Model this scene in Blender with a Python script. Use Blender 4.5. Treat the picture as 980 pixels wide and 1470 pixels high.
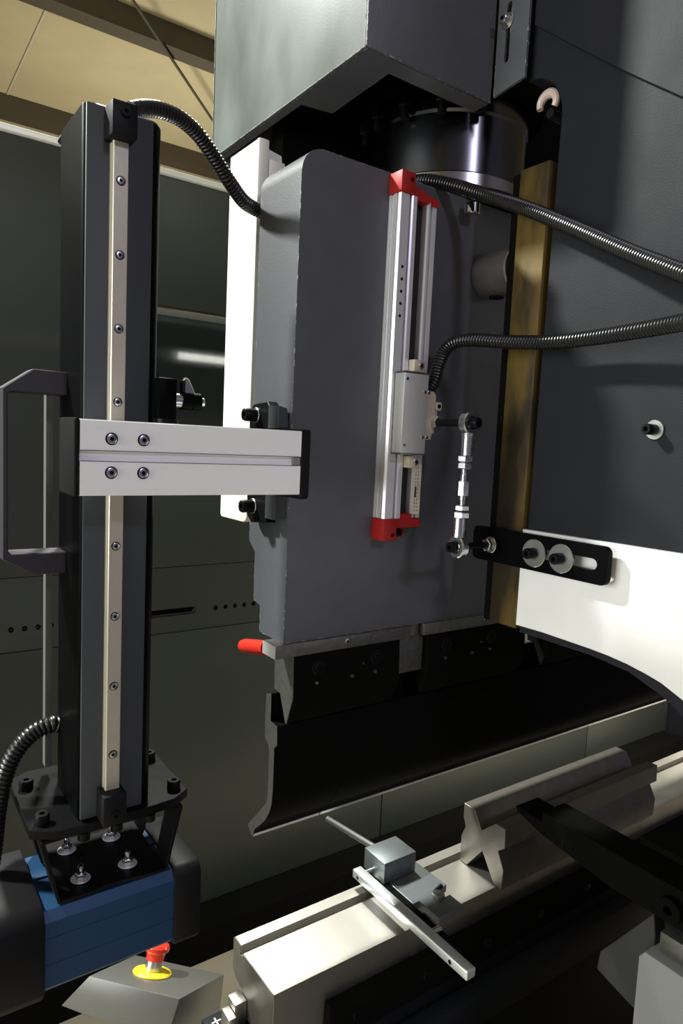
import bpy, bmesh, math, random
from mathutils import Vector, Matrix
random.seed(7)
for o in list(bpy.data.objects): bpy.data.objects.remove(o)
S = bpy.context.scene
COL = S.collection
# ------------------------------------------------------------------ camera
CAM = Vector((0, 0, 1.45))
th, pt, rl = .9529, .1001, -.047
fw = Vector((math.cos(th)*math.cos(pt), math.sin(th)*math.cos(pt), -math.sin(pt)))
rt = fw.cross(Vector((0, 0, 1))).normalized(); dn = fw.cross(rt)
r2 = rt*math.cos(rl) + dn*math.sin(rl); d2 = -rt*math.sin(rl) + dn*math.cos(rl)
cd = bpy.data.cameras.new('camera'); cam = bpy.data.objects.new('camera', cd); COL.objects.link(cam)
M4 = Matrix((r2, -d2, -fw)).transposed().to_4x4(); M4.translation = CAM
cam.matrix_world = M4
cd.sensor_fit = 'VERTICAL'; cd.sensor_height = 36; cd.lens = 24; cd.clip_start = .01
S.camera = cam
# ------------------------------------------------------------------ world, lamps, exposure
W = bpy.data.worlds.new('world'); S.world = W; W.use_nodes = True
bg = W.node_tree.nodes['Background']; bg.inputs[0].default_value = (.60, .58, .80, 1); bg.inputs[1].default_value = .20
S.view_settings.view_transform = 'Standard'; S.view_settings.look = 'None'
S.view_settings.exposure = 0.0; S.view_settings.gamma = 1; S.view_settings.use_curve_mapping = False
def lamp(name, loc, power, size, col, aim):
    l = bpy.data.lights.new(name, 'AREA'); l.shape = 'DISK'; l.energy = power; l.size = size; l.color = col
    o = bpy.data.objects.new(name, l); COL.objects.link(o); o.location = loc
    o.rotation_euler = (Vector(aim)-Vector(loc)).to_track_quat('-Z', 'Y').to_euler(); return o
# hanging high-bay lamps of the hall: over the press end and in the bay behind the photographer, plus added fill lamps
lamp('hall_lamp', (-1.15, 2.15, 3.45), 225, .22, (.97, 1.0, .92), (.4, .8, 1.0))
lamp('ceiling_uplight', (2.4, 5.4, 1.9), 52, .8, (1.0, .95, .84), (2.0, 5.4, 4.2))  # unseen uplight added low in the far bay to brighten the ceiling
lamp('hall_lamp.002', (.30, -3.2, 3.45), 34, .45, (.80, .77, 1.0), (.5, .7, 1.5))
lamp('rail_fill_lamp', (.9, 2.6, 3.9), 190, .36, (1.0, 1.0, .92), (.8, 1.2, 0))  # unseen overhead lamp added to brighten the die rail top
# unseen fill lamp added past the ram to brighten the lower enclosure panel
lamp('panel_fill_lamp', (2.75, .95, 1.45), 60, .15, (1.0, .95, .80), (2.9, 1.85, .1))
# daylight through the window in the left wall
wl = bpy.data.lights.new('window_light', 'AREA'); wl.shape = 'RECTANGLE'; wl.size = 2.4; wl.size_y = 1.9; wl.energy = 135; wl.color = (.95, 1.0, .95)
wo = bpy.data.objects.new('window_light', wl); COL.objects.link(wo); wo.location = (-3.55, .6, 1.75); wo.rotation_euler = (math.radians(90), 0, math.radians(-90))
# ------------------------------------------------------------------ materials
MATS = {}
def mat(name, col, rough=.5, metal=0., bump=None, var=None, spec=.5, coat=0., aniso=None, stretch=(1, 1, 1), wear=None):
    """bump=(scale, strength); var=(scale, amount, darker colour or None)"""
    m = bpy.data.materials.new(name); m.use_nodes = True; MATS[name] = m
    nt = m.node_tree; b = nt.nodes['Principled BSDF']
    b.inputs['Base Color'].default_value = (*col, 1); b.inputs['Roughness'].default_value = rough
    b.inputs['Metallic'].default_value = metal; b.inputs['Specular IOR Level'].default_value = spec
    b.inputs['Coat Weight'].default_value = coat
    tc = nt.nodes.new('ShaderNodeTexCoord'); mp = nt.nodes.new('ShaderNodeMapping')
    nt.links.new(tc.outputs['Object'], mp.inputs[0]); mp.inputs['Scale'].default_value = stretch
    if bump:
        n = nt.nodes.new('ShaderNodeTexNoise'); n.inputs['Scale'].default_value = bump[0]; n.inputs['Detail'].default_value = 3
        nt.links.new(mp.outputs[0], n.inputs['Vector'])
        bp = nt.nodes.new('ShaderNodeBump'); bp.inputs['Strength'].default_value = bump[1]; bp.inputs['Distance'].default_value = .001
        nt.links.new(n.outputs[0], bp.inputs['Height']); nt.links.new(bp.outputs[0], b.inputs['Normal'])
    if var:
        n = nt.nodes.new('ShaderNodeTexNoise'); n.inputs['Scale'].default_value = var[0]; n.inputs['Detail'].default_value = 5
        nt.links.new(mp.outputs[0], n.inputs['Vector'])
        rp = nt.nodes.new('ShaderNodeMapRange'); rp.inputs[1].default_value, rp.inputs[2].default_value = var[3] if len(var) > 3 else (.3, .7)
        nt.links.new(n.outputs[0], rp.inputs[0])
        mx = nt.nodes.new('ShaderNodeMix'); mx.data_type = 'RGBA'
        c2 = var[2] if var[2] else tuple(c*(1-var[1]) for c in col)
        mx.inputs[6].default_value = (*col, 1); mx.inputs[7].default_value = (*c2, 1)
        nt.links.new(rp.outputs[0], mx.inputs[0]); nt.links.new(mx.outputs[2], b.inputs['Base Color'])
        rr = nt.nodes.new('ShaderNodeMapRange'); rr.inputs[3].default_value = max(rough-.08, .05); rr.inputs[4].default_value = min(rough+.08, 1)
        nt.links.new(n.outputs[0], rr.inputs[0]); nt.links.new(rr.outputs[0], b.inputs['Roughness'])
    if wear:
        bv = nt.nodes.new('ShaderNodeBevel'); bv.samples = 4; bv.inputs['Radius'].default_value = .0016
        ge = nt.nodes.new('ShaderNodeNewGeometry'); dt = nt.nodes.new('ShaderNodeVectorMath'); dt.operation = 'DOT_PRODUCT'
        nt.links.new(bv.outputs[0], dt.inputs[0]); nt.links.new(ge.outputs['Normal'], dt.inputs[1])
        em = nt.nodes.new('ShaderNodeMapRange'); em.inputs[1].default_value = .99; em.inputs[2].default_value = .93
        nt.links.new(dt.outputs['Value'], em.inputs[0])
        wn = nt.nodes.new('ShaderNodeTexNoise'); wn.inputs['Scale'].default_value = 160; wn.inputs['Detail'].default_value = 4
        nt.links.new(tc.outputs['Object'], wn.inputs['Vector'])
        wr = nt.nodes.new('ShaderNodeMapRange'); wr.inputs[1].default_value = wear; wr.inputs[2].default_value = wear+.06
        nt.links.new(wn.outputs[0], wr.inputs[0])
        ml = nt.nodes.new('ShaderNodeMath'); ml.operation = 'MULTIPLY'; nt.links.new(em.outputs[0], ml.inputs[0]); nt.links.new(wr.outputs[0], ml.inputs[1])
        m2 = nt.nodes.new('ShaderNodeMix'); m2.data_type = 'RGBA'; nt.links.new(ml.outputs[0], m2.inputs[0])
        src = b.inputs['Base Color'].links
        if src: nt.links.new(src[0].from_socket, m2.inputs[6])
        else: m2.inputs[6].default_value = (*col, 1)
        m2.inputs[7].default_value = (.62, .64, .60, 1); nt.links.new(m2.outputs[2], b.inputs['Base Color'])
    return m
mat('ram_paint', (.087, .089, .103), .40, bump=(900, .25), var=(30, .12, None), wear=.56)
mat('cover_paint', (.062, .072, .069), .36, bump=(500, .10), var=(7, .2, (.122, .136, .129)), wear=.40, stretch=(1, 1.5, .7))
mat('frame_paint', (.014, .0145, .019), .55, bump=(700, .3), var=(14, .15, None), spec=.12)
mat('white_paint', (.80, .79, .80), .35, bump=(200, .03), var=(18, .06, None))
mat('cream_white', (.85, .84, .78), .3)
mat('black_anodised', (.002, .0022, .0024), .40, bump=(1500, .05), spec=.03)
mat('handle_charcoal', (.030, .028, .036), .5, spec=.3)
mat('strip_grey', (.10, .10, .09), .5)
mat('head_grey', (.50, .50, .49), .4, .3)
mat('ring_steel', (.38, .37, .36), .24, 1.)
mat('satin_charcoal', (.046, .051, .058), .5, bump=(1500, .05), spec=.3)
mat('black_steel', (.005, .005, .006), .38, spec=.12, bump=(900, .08), var=(60, .3, None))
mat('black_plastic', (.008, .008, .009), .5, spec=.12)
mat('black_rubber', (.008, .008, .009), .32, spec=.6)
mat('tool_black', (.0035, .0035, .0032), .85, bump=(600, .05), spec=.04)
mat('tool_dark', (.13, .13, .12), .5, .6, bump=(600, .08), var=(120, .3, None))
mat('aluminium', (.74, .74, .77), .36, .45, bump=(250, .02), stretch=(1, 1, 8))
mat('aluminium_brushed', (.96, .96, .97), .36, .0, spec=.8, bump=(500, .05), stretch=(.04, 1, 1))
mat('rail_steel', (.54, .49, .40), .36, .4, bump=(350, .05), var=(25, .12, None), stretch=(1, 1, .3))
mat('steel', (.62, .62, .62), .28, 1.)
mat('zinc', (.60, .61, .64), .26, 1., var=(150, .12, None))
mat('bar_steel', (.70, .74, .76), .38, .8)
mat('chrome', (.75, .76, .80), .08, 1.)
mat('ground_steel', (.50, .48, .44), .42, 1., bump=(700, .06), var=(18, .15, None), stretch=(1, .3, 1))
mat('die_steel', (.15, .137, .122), .42, .6, bump=(500, .05), var=(40, .3, (.12, .108, .096)))
mat('boss_steel', (.24, .22, .22), .30, .7, var=(40, .3, None))
mat('barrel_steel', (.10, .10, .11), .22, 1.)  # chrome barrel darkened in its colour, standing in for dark reflections
mat('gauge_steel', (.22, .245, .26), .40, .8, bump=(400, .04), var=(50, .25, None))
mat('bronze', (.105, .068, .015), .6, .1, bump=(120, .08), var=(24, .7, (.022, .015, .008), (.40, .60)), stretch=(1, 1.0, .30), spec=.2)
mat('red_plastic', (.33, .012, .010), .5, spec=.3)
mat('red_rubber', (.62, .03, .018), .25, coat=.3)
mat('yellow_plastic', (.80, .62, .03), .4)
mat('blue_anodised', (.010, .047, .120), .42, .2, spec=.3, bump=(300, .08), var=(8, .12, None), stretch=(.05, 1, 1))
mat('beige_cast', (.62, .53, .43), .4, .3)
mat('label_beige', (.66, .58, .46), .5)
mat('print_black', (.03, .03, .03), .6)
mat('dark_hole', (.003, .003, .003), .7, spec=.1)
mat('bed_paint', (.009, .010, .013), .5, bump=(400, .1), spec=.15)
mat('panel_paint', (.036, .041, .036), .38, bump=(60, .02), var=(2, .10, None))
mat('panel_glass', (.030, .038, .038), .08, .35, coat=.6)
mat('tube_glow', (.9, .9, .85), .5)
_b = MATS['tube_glow'].node_tree.nodes['Principled BSDF']; _b.inputs['Emission Color'].default_value = (1, .97, .88, 1); _b.inputs['Emission Strength'].default_value = 14
mat('panel_trim', (.13, .14, .13), .35)
mat('console_grey', (.12, .12, .112), .35, .4, bump=(300, .04))
mat('light_grey', (.24, .24, .25), .55, bump=(600, .15))
mat('dim_grey', (.028, .028, .03), .5, .2)
mat('pink_reflection', (.62, .48, .44), .3)
mat('ceiling_cream', (.47, .40, .23), .7, var=(3, .12, None))
mat('ceiling_beam', (.055, .042, .020), .7)
mat('floor_epoxy', (.40, .36, .28), .45, var=(4, .15, None))
mat('hall_wall', (.45, .40, .28), .8)
# ------------------------------------------------------------------ mesh helpers
def NB(): return bmesh.new()
def box(bm, x0, x1, y0, y1, z0, z1, bev=0., seg=2):
    vs = [bm.verts.new((x, y, z)) for x in (x0, x1) for y in (y0, y1) for z in (z0, z1)]
    fs = [bm.faces.new([vs[i] for i in f]) for f in ((0,1,3,2),(4,6,7,5),(0,4,5,1),(2,3,7,6),(0,2,6,4),(1,5,7,3))]
    if bev > 0:
        es = list({e for f in fs for e in f.edges})
        bmesh.ops.bevel(bm, geom=es, offset=bev, segments=seg, profile=.5, affect='EDGES')
    return bm
def prism(bm, poly, axis, a0, a1, bev=0., seg=1, one=None):
    """poly of 2-D points: axis 'x' -> (y,z), 'y' -> (x,z), 'z' -> (x,y)"""
    def P(u, v, a):
        return (a, u, v) if axis == 'x' else ((u, a, v) if axis == 'y' else (u, v, a))
    A = [bm.verts.new(P(u, v, a0)) for u, v in poly]; B = [bm.verts.new(P(u, v, a1)) for u, v in poly]
    n = len(poly); fs = [bm.faces.new(A), bm.faces.new(B[::-1])]
    for i in range(n): fs.append(bm.faces.new((A[i], B[i], B[(i+1) % n], A[(i+1) % n])))
    bmesh.ops.recalc_face_normals(bm, faces=fs)
    if bev > 0:
        es = [e for e in fs[0].edges if one(e)] if one else list(set(fs[0].edges) | set(fs[1].edges))
        bmesh.ops.bevel(bm, geom=es, offset=bev, segments=seg, profile=.5, affect='EDGES')
    return bm
def frame_of(d):
    d = Vector(d).normalized(); u = d.orthogonal().normalized(); return d, u, d.cross(u)
def lathe(bm, p0, d, prof, seg=24, hexin=None, up=None):
    """profile of (radius, distance along d); first/last radius 0 closes the end. hexin: indices whose ring is hexagonal"""
    d, u, v = frame_of(d)
    if up is not None:
        u = (Vector(up) - d*d.dot(Vector(up))).normalized(); v = d.cross(u)
    p0 = Vector(p0); rings = []
    for i, (r, t) in enumerate(prof):
        if r <= 0: rings.append([bm.verts.new(p0 + d*t)]); continue
        ring = []
        for k in range(seg):
            a = 2*math.pi*k/seg; rr = r
            if hexin and i in hexin: rr = r*math.cos(math.pi/6)/math.cos((a % (math.pi/3)) - math.pi/6)
            ring.append(bm.verts.new(p0 + d*t + (u*math.cos(a) + v*math.sin(a))*rr))
        rings.append(ring)
    fs = []
    for A, B in zip(rings, rings[1:]):
        for k in range(seg):
            a0, a1 = A[k % len(A)], A[(k+1) % len(A)]; b0, b1 = B[k % len(B)], B[(k+1) % len(B)]
            q = [a0, a1, b1, b0]; q = [x for i, x in enumerate(q) if x not in q[:i]]
            if len(q) > 2:
                try: fs.append(bm.faces.new(q))
                except ValueError: pass
    for R_ in (rings[0], rings[-1]):
        if len(R_) > 2: fs.append(bm.faces.new(R_))
    bmesh.ops.recalc_face_normals(bm, faces=fs)
    return bm
def rod(bm, p0, p1, r, seg=20, ch=0.):
    p0, p1 = Vector(p0), Vector(p1); L = (p1-p0).length
    pr = [(0, 0), (r-ch, 0), (r, ch), (r, L-ch), (r-ch, L), (0, L)] if ch else [(0, 0), (r, 0), (r, L), (0, L)]
    return lathe(bm, p0, p1-p0, pr, seg)
def ring(bm, p0, d, ri, ro, h, seg=28, ch=.0006):
    return _ring(bm, p0, d, ri, ro, h, seg, ch)
def _ring(bm, p0, d, ri, ro, h, seg, ch):
    d, u, v = frame_of(d); p0 = Vector(p0)
    prof = [(ri, 0), (ro-ch, 0), (ro, ch), (ro, h-ch), (ro-ch, h), (ri, h)]
    R_ = [[bm.verts.new(p0 + d*t + (u*math.cos(2*math.pi*k/seg) + v*math.sin(2*math.pi*k/seg))*r) for k in range(seg)] for r, t in prof]
    fs = []
    for i in range(len(prof)):
        A, B = R_[i], R_[(i+1) % len(prof)]
        for k in range(seg): fs.append(bm.faces.new((A[k], A[(k+1) % seg], B[(k+1) % seg], B[k])))
    bmesh.ops.recalc_face_normals(bm, faces=fs); return bm
def hexnut(bm, p0, d, r, h):
    lathe(bm, p0, d, [(0, 0), (r*.86, 0), (r, h*.15), (r, h*.85), (r*.86, h), (0, h)], 6)
    return bm
def socket_bm(p0, d, r, h):
    bm = NB(); lathe(bm, p0, d, [(0, 0), (r, 0), (r, h*.85), (r*.88, h), (r*.46, h), (r*.42, h*.45), (0, h*.45)], 24, hexin=(4, 5))
    ax = Vector(d).normalized(); p0 = Vector(p0)
    for f in bm.faces:
        if all(((v.co-p0) - ax*ax.dot(v.co-p0)).length < r*.54 and ax.dot(v.co-p0) > h*.3 for v in f.verts): f.material_index = 1
    return bm
def spline(pts, n):
    pts = [Vector(p) for p in pts]; P = [pts[0]*2-pts[1]] + pts + [pts[-1]*2-pts[-2]]; out = []
    for i in range(1, len(P)-2):
        a, b, c, d = P[i-1:i+3]
        for k in range(n):
            t = k/n
            out.append(.5*((2*b) + (c-a)*t + (2*a-5*b+4*c-d)*t*t + (3*b-a-3*c+d)*t**3))
    out.append(P[-2].copy()); return out
def resample(pts, step):
    out = [pts[0].copy()]; acc = 0.
    for a, b in zip(pts, pts[1:]):
        L = (b-a).length; t = step-acc
        while t <= L:
            out.append(a + (b-a)*(t/L)); t += step
        acc = (acc+L) % step
    return out
def hose_bm(pts, r, pitch):
    c = resample(spline(pts, 24), pitch/6); bm = NB(); rings = []; seg = 18
    N = None
    for i, p in enumerate(c):
        t = (c[min(i+1, len(c)-1)] - c[max(i-1, 0)]).normalized()
        N = (t.orthogonal() if N is None else N - t*N.dot(t)).normalized(); B = t.cross(N)
        ph = i % 6
        rr = r*(1.0 if ph in (0, 1, 2) else (.93 if ph in (3, 5) else .80))
        rings.append([bm.verts.new(p + (N*math.cos(2*math.pi*k/seg) + B*math.sin(2*math.pi*k/seg))*rr) for k in range(seg)])
    for A, B in zip(rings, rings[1:]):
        for k in range(seg): bm.faces.new((A[k], A[(k+1) % seg], B[(k+1) % seg], B[k]))
    bm.faces.new(rings[0][::-1]); bm.faces.new(rings[-1]); return bm
def rrect(x0, x1, y0, y1, r, n=6):
    """rounded rectangle; r one radius or four (x0y0, x1y0, x1y1, x0y1)"""
    rs = r if isinstance(r, (tuple, list)) else (r,)*4; out = []
    for (cx, cy, sx, sy, a0, q) in ((x0, y0, 1, 1, 180, rs[0]), (x1, y0, -1, 1, 270, rs[1]), (x1, y1, -1, -1, 0, rs[2]), (x0, y1, 1, -1, 90, rs[3])):
        for k in range(n+1):
            a = math.radians(a0 + 90*k/n); out.append((cx+sx*q + q*math.cos(a), cy+sy*q + q*math.sin(a)))
    return out
def slot(cu, cv, hu, hv, n=8):
    """stadium outline, long in u"""
    o = []
    for k in range(n+1): a = -math.pi/2 + math.pi*k/n; o.append((cu+hu-hv + hv*math.cos(a), cv + hv*math.sin(a)))
    for k in range(n+1): a = math.pi/2 + math.pi*k/n; o.append((cu-hu+hv + hv*math.cos(a), cv + hv*math.sin(a)))
    return o
def holed(bm, outer, holes, axis, a0, a1):
    """plate with through-holes, via triangle fill"""
    def P(u, v, a): return (a, u, v) if axis == 'x' else ((u, a, v) if axis == 'y' else (u, v, a))
    es = []; fs = []; loops = [outer] + holes
    for lp in loops:
        vs = [bm.verts.new(P(u, v, a0)) for u, v in lp]
        for i in range(len(vs)): es.append(bm.edges.new((vs[i], vs[(i+1) % len(vs)])))
    f = bmesh.ops.triangle_fill(bm, edges=es, use_beauty=True, use_dissolve=False)
    faces = [g for g in f['geom'] if isinstance(g, bmesh.types.BMFace)]
    ex = bmesh.ops.extrude_face_region(bm, geom=faces)
    dv = Vector(P(0, 0, a1-a0)); bmesh.ops.translate(bm, vec=dv, verts=[g for g in ex['geom'] if isinstance(g, bmesh.types.BMVert)])
    bmesh.ops.recalc_face_normals(bm, faces=bm.faces[:]); return bm
# ------------------------------------------------------------------ object helpers
def tag(o, label, cat=None, group=None, kind=None):
    if label: o['label'] = label
    if cat: o['category'] = cat
    if group: o['group'] = group
    if kind: o['kind'] = kind
    return o
def thing(name, label, cat, loc, group=None):
    o = bpy.data.objects.new(name, None); COL.objects.link(o); o.location = loc; o.empty_display_size = .02
    return tag(o, label, cat, group)
def origin(o):
    v = Vector((0, 0, 0))
    while o: v += o.location; o = o.parent
    return v
def part(name, bm, m, parent=None, label=None, smooth=32):
    me = bpy.data.meshes.new(name)
    if parent: bmesh.ops.translate(bm, vec=-origin(parent), verts=bm.verts)
    two = any(f.material_index for f in bm.faces)
    bm.to_mesh(me); bm.free(); me.materials.append(MATS[m])
    if two: me.materials.append(MATS['dark_hole'])
    for p in me.polygons: p.use_smooth = True
    me.set_sharp_from_angle(angle=math.radians(smooth))
    o = bpy.data.objects.new(name, me); COL.objects.link(o)
    if parent: o.parent = parent
    if label: o['label'] = label
    return o
def single(name, bm, m, label, cat, group=None):
    o = part(name, bm, m)
    c = sum((v.co for v in o.data.vertices), Vector())/len(o.data.vertices)
    o.data.transform(Matrix.Translation(-c)); o.location = c
    return tag(o, label, cat, group)
def struct(name, bm, m, parent=None):
    o = part(name, bm, m, parent)
    if not parent: o['kind'] = 'structure'
    return o
def screw(parent, p, d, r, h, m='steel', name='screw', label=None):
    return part(name, socket_bm(p, d, r, h), m, parent, label)
FL = -.10
# ================================================================== SETTING
struct('floor', box(NB(), -4, 9, -3.5, 9.5, FL-.1, FL), 'floor_epoxy')
struct('ceiling', box(NB(), -3.75, 11, -3.5, 10, 4.2, 4.3), 'ceiling_cream')
struct('wall_back', box(NB(), -4, 11, 9.6, 9.7, FL, 4.3), 'hall_wall')
for i, (y0, y1) in enumerate(((1.1, 1.24), (2.9, 3.04), (4.72, 4.86), (6.56, 6.72), (8.4, 8.55))):
    struct('trim_%d' % (i+1), box(NB(), -3.6, 11, y0, y1, 4.05, 4.2), 'ceiling_beam')
# left wall with a window opening
holed_wall = holed(NB(), [(-3.5, FL), (9.6, FL), (9.6, 4.2), (-3.5, 4.2)], [[(-.6, .8), (1.8, .8), (1.8, 2.7), (-.6, 2.7)]], 'x', -3.75, -3.6)
struct('wall_left', holed_wall, 'hall_wall')
wf = holed(NB(), [(-.68, .72), (1.88, .72), (1.88, 2.78), (-.68, 2.78)], [[(-.6, .8), (.56, .8), (.56, 2.7), (-.6, 2.7)], [(.64, .8), (1.8, .8), (1.8, 2.7), (.64, 2.7)]], 'x', -3.7, -3.58)
struct('window_1', wf, 'white_paint')
single('ceiling_cable', rod(NB(), (1.2, 4.155, 4.03), (3.2, 6.335, 4.03), .010, 10), 'ceiling_beam', 'thin brown cable strung under the cream ceiling', 'cable')
struct('trim_6', box(NB(), 1.06, 1.075, 4.865, 6.555, 4.192, 4.1995), 'hall_wall')

# ------------------------------------------------------------------ enclosure panel behind
PY = 1.85
t = thing('enclosure_panel', 'tall dark grey green sheet metal enclosure standing on the floor behind the press', 'enclosure', (1.6, PY+.02, FL))
XS = [-1.2, .56, 1.56, 2.81, 3.52]
for a, b in zip(XS, XS[1:]):
    part('panel', box(NB(), a+.002, b-.002, PY, PY+.04, .0, .88, .003), 'panel_paint', t)
    if a < 0:
        part('panel', box(NB(), a+.002, b-.002, PY, PY+.04, 1.075, 2.14, .003), 'panel_paint', t)
        continue
    part('panel', box(NB(), a+.002, b-.002, PY, PY+.04, 1.075, 1.33, .003), 'panel_paint', t)
    part('window_pane', box(NB(), a+.002, b-.002, PY+.006, PY+.03, 1.333, 1.775), 'panel_glass', t, 'glossy dark window pane')
    part('panel', box(NB(), a+.002, b-.002, PY, PY+.04, 1.80, 2.14, .003), 'panel_paint', t)
    part('trim_strip', box(NB(), a, b, PY-.004, PY+.03, 1.776, 1.790, .002), 'panel_trim', t)
part('plinth', box(NB(), -1.2, 3.5, PY-.115, PY+.03, FL, -.002), 'tool_black', t)
part('lit_top_edge', box(NB(), -1.2, 3.52, PY-.012, PY+.06, 2.141, 2.156, .002), 'cream_white', t, 'top edge coloured pale as if lit')  # pale colour stands for light on the panel's top edge
# band with slots and holes
bb = NB(); holes = []
hx = []
for base in (-.15, .775, 1.7, 2.62):
    for k in range(6): hx.append(base + .096 + k*.032)
for k in range(8): hx.append(.18 + k*.032)
for x in hx:
    holes.append([(x + .0075*math.cos(2*math.pi*j/10), .94 + .0075*math.sin(2*math.pi*j/10)) for j in range(10)])
for cx, hu in ((.64, .17), (1.22, .20), (2.1, .2)):
    holes.append(slot(cx, .94, hu, .011))
holed(bb, [(-1.2, .882), (3.52, .882), (3.52, 1.073), (-1.2, 1.073)], holes, 'y', PY+.004, PY+.03)
part('slotted_band', bb, 'panel_paint', t, 'horizontal band with long slots and round holes')
part('band_backing', box(NB(), -1.2, 3.52, PY+.05, PY+.06, .88, 1.075), 'dark_hole', t)

# dark column at the far end
single('far_column', box(NB(), 3.54, 4.3, 1.2, 1.95, FL, 2.3, .01), 'frame_paint', 'dark painted column at the far end of the enclosure', 'column')

# ================================================================== PRESS: RAM
Yr, Xr = .694, .416
prof = []
R_ = .030
XE = 2.25
bm = NB()
pts = [(Xr, 1.205)]
for k in range(9):
    a = math.pi - (math.pi/2)*k/8; pts.append((Xr+R_ + R_*math.cos(a), 1.785-R_ + R_*math.sin(a)))
pts += [(XE, 1.785), (XE, 1.205)]
t = thing('press_ram', 'thick dark grey painted press ram with pale lit narrow end face', 'press ram', (1.2, .74, 1.2))
ptu = [(Xr, 1.3185)] + pts[1:-1] + [(XE, 1.3185)]
prism(bm, ptu, 'y', Yr, .7905)
low = [(Yr, 1.3185), (Yr, 1.2050), (.7545, 1.2050), (.7555, 1.2395), (.7735, 1.2430), (.7740, 1.3055), (.7905, 1.3185)]
prism(bm, low, 'x', Xr, XE)
bmesh.ops.delete(bm, geom=[f for f in bm.faces if all(abs(v.co.z-1.3185) < 1e-6 for v in f.verts)], context='FACES_ONLY')
bmesh.ops.remove_doubles(bm, verts=bm.verts, dist=1e-5)
part('ram_body', bm, 'ram_paint', t)

# white upright cover behind the ram
t = thing('white_upright', 'white painted upright channel with rounded foot behind the ram end', 'cover', (.44, .87, 1.335))
part('channel_face', prism(NB(), rrect(.8275, .911, 1.336, 1.838, (.012, .006, .001, .001)), 'x', .430, .446, .002, 2), 'cream_white', t)
part('channel_flange', box(NB(), .4465, .470, .8275, .8335, 1.345, 1.815, .001), 'cream_white', t)
part('top_hook', prism(NB(), [(.4465, 1.83), (.468, 1.826), (.47, 1.812), (.462, 1.815), (.458, 1.806), (.4465, 1.802)], 'y', .8345, .852), 'cream_white', t)
screw(t, (.452, .846, 1.826), (0, 0, 1), .004, .005, 'steel')

# ================================================================== UPPER COVER BOX
Xb, Yb, Zb = .472, .658, 1.893
t = thing('upper_cover', 'large grey green sheet metal box cover with scuffed end above the ram', 'cover', (.8, .85, Zb))
part('end_panel', box(NB(), Xb, Xb+.004, Yb+.0042, 1.068, Zb, 2.6, .001), 'cover_paint', t, 'scuffed grey green end sheet with worn lower edge')
part('front_panel', box(NB(), Xb, .672, Yb, Yb+.004, Zb, 2.6, .001), 'ram_paint', t)
part('underside_lip', prism(NB(), [(Xb+.0042, Yb+.0042), (.672, Yb+.0042), (.672, .688), (.528, .688), (.533, .815), (.488, .822), (.488, 1.06), (Xb+.0042, 1.06)], 'z', Zb, Zb+.003), 'ram_paint', t)
part('rear_panel', box(NB(), Xb, 1.4, 1.064, 1.068, Zb, 2.6), 'cover_paint', t)
hole = [(.6365 + v, 1.970 + u) for u, v in slot(0, 0, .036, .0036)]
part('flange', holed(NB(), [(.6545, Zb+.006), (.6045, Zb+.012), (.599, 2.6), (.6545, 2.6)], [hole], 'x', .6725, .676), 'ram_paint', t, 'bolted flange with vertical slot')
part('washer', ring(NB(), (.6722, .6375, 1.983), (-1, 0, 0), .004, .0095, .002), 'steel', t)
screw(t, (.6702, .6375, 1.983), (-1, 0, 0), .0062, .009, 'steel', 'slot_bolt', 'steel socket bolt in the slot')

# ================================================================== SIDE FRAME
t = thing('side_frame', 'dark painted machine side frame with curved throat edge beside the bronze strip', 'machine frame', (.715, .1, FL))
out = [(.612, 2.6), (.612, 1.907)]
for k in range(1, 9):
    a = math.pi/2*k/8; out.append((.612 - .055*math.sin(a), 1.85 + .057*math.cos(a)))
out += [(.563, 1.22)]
out += [(.5458, 1.2202), (.4596, 1.2195), (.4105, 1.2146), (.3689, 1.2001), (.345, 1.1859), (.29, 1.14), (.24, 1.07), (.21, .97), (.20, .80), (.22, .68), (.28, .60), (.36, .57), (.640, .57), (.640, FL), (-.55, FL), (-.55, 2.6)]
part('frame_plate', prism(NB(), out, 'x', .688, .742, .001), 'frame_paint', t)
part('cover_plate', prism(NB(), [(.609, 2.5), (.6034, 1.967), (.495, 1.8795), (.4421, 1.8391), (.4022, 1.8094), (.30, 1.74), (.30, 2.5)], 'x', .682, .6878, .001), 'frame_paint', t)
part('washer', ring(NB(), (.6878, .404, 1.4797), (-1, 0, 0), .004, .0105, .002), 'steel', t)
screw(t, (.6858, .404, 1.4797), (-1, 0, 0), .0058, .016, 'black_steel', 'frame_bolt')
part('dark_gap_block', box(NB(), .692, .742, .6125, .628, 1.222, 1.80), 'tool_black', t)  # black block added so the shaded gap beside the bronze stays dark
single('guide_strip', box(NB(), .684, .712, .5655, .611, 1.224, 1.80, .0015), 'bronze', 'oily bronze guide strip standing upright along the frame edge', 'guide strip')
# white measuring plate
crv = [(.5612, 1.2312), (.52, 1.2318), (.4550, 1.2300), (.43, 1.2285), (.4066, 1.2258), (.385, 1.2218), (.366, 1.2170), (.3427, 1.2070), (.31, 1.187), (.27, 1.15), (.235, 1.10), (.21, 1.04), (.195, .97)]
part_out = crv + [(.02, .97), (.02, 1.3565), (.5612, 1.3535)]
single('measuring_plate', prism(NB(), part_out, 'x', .678, .6876, .0008), 'white_paint', 'white painted plate with curved lower edge on the machine frame', 'plate')
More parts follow.
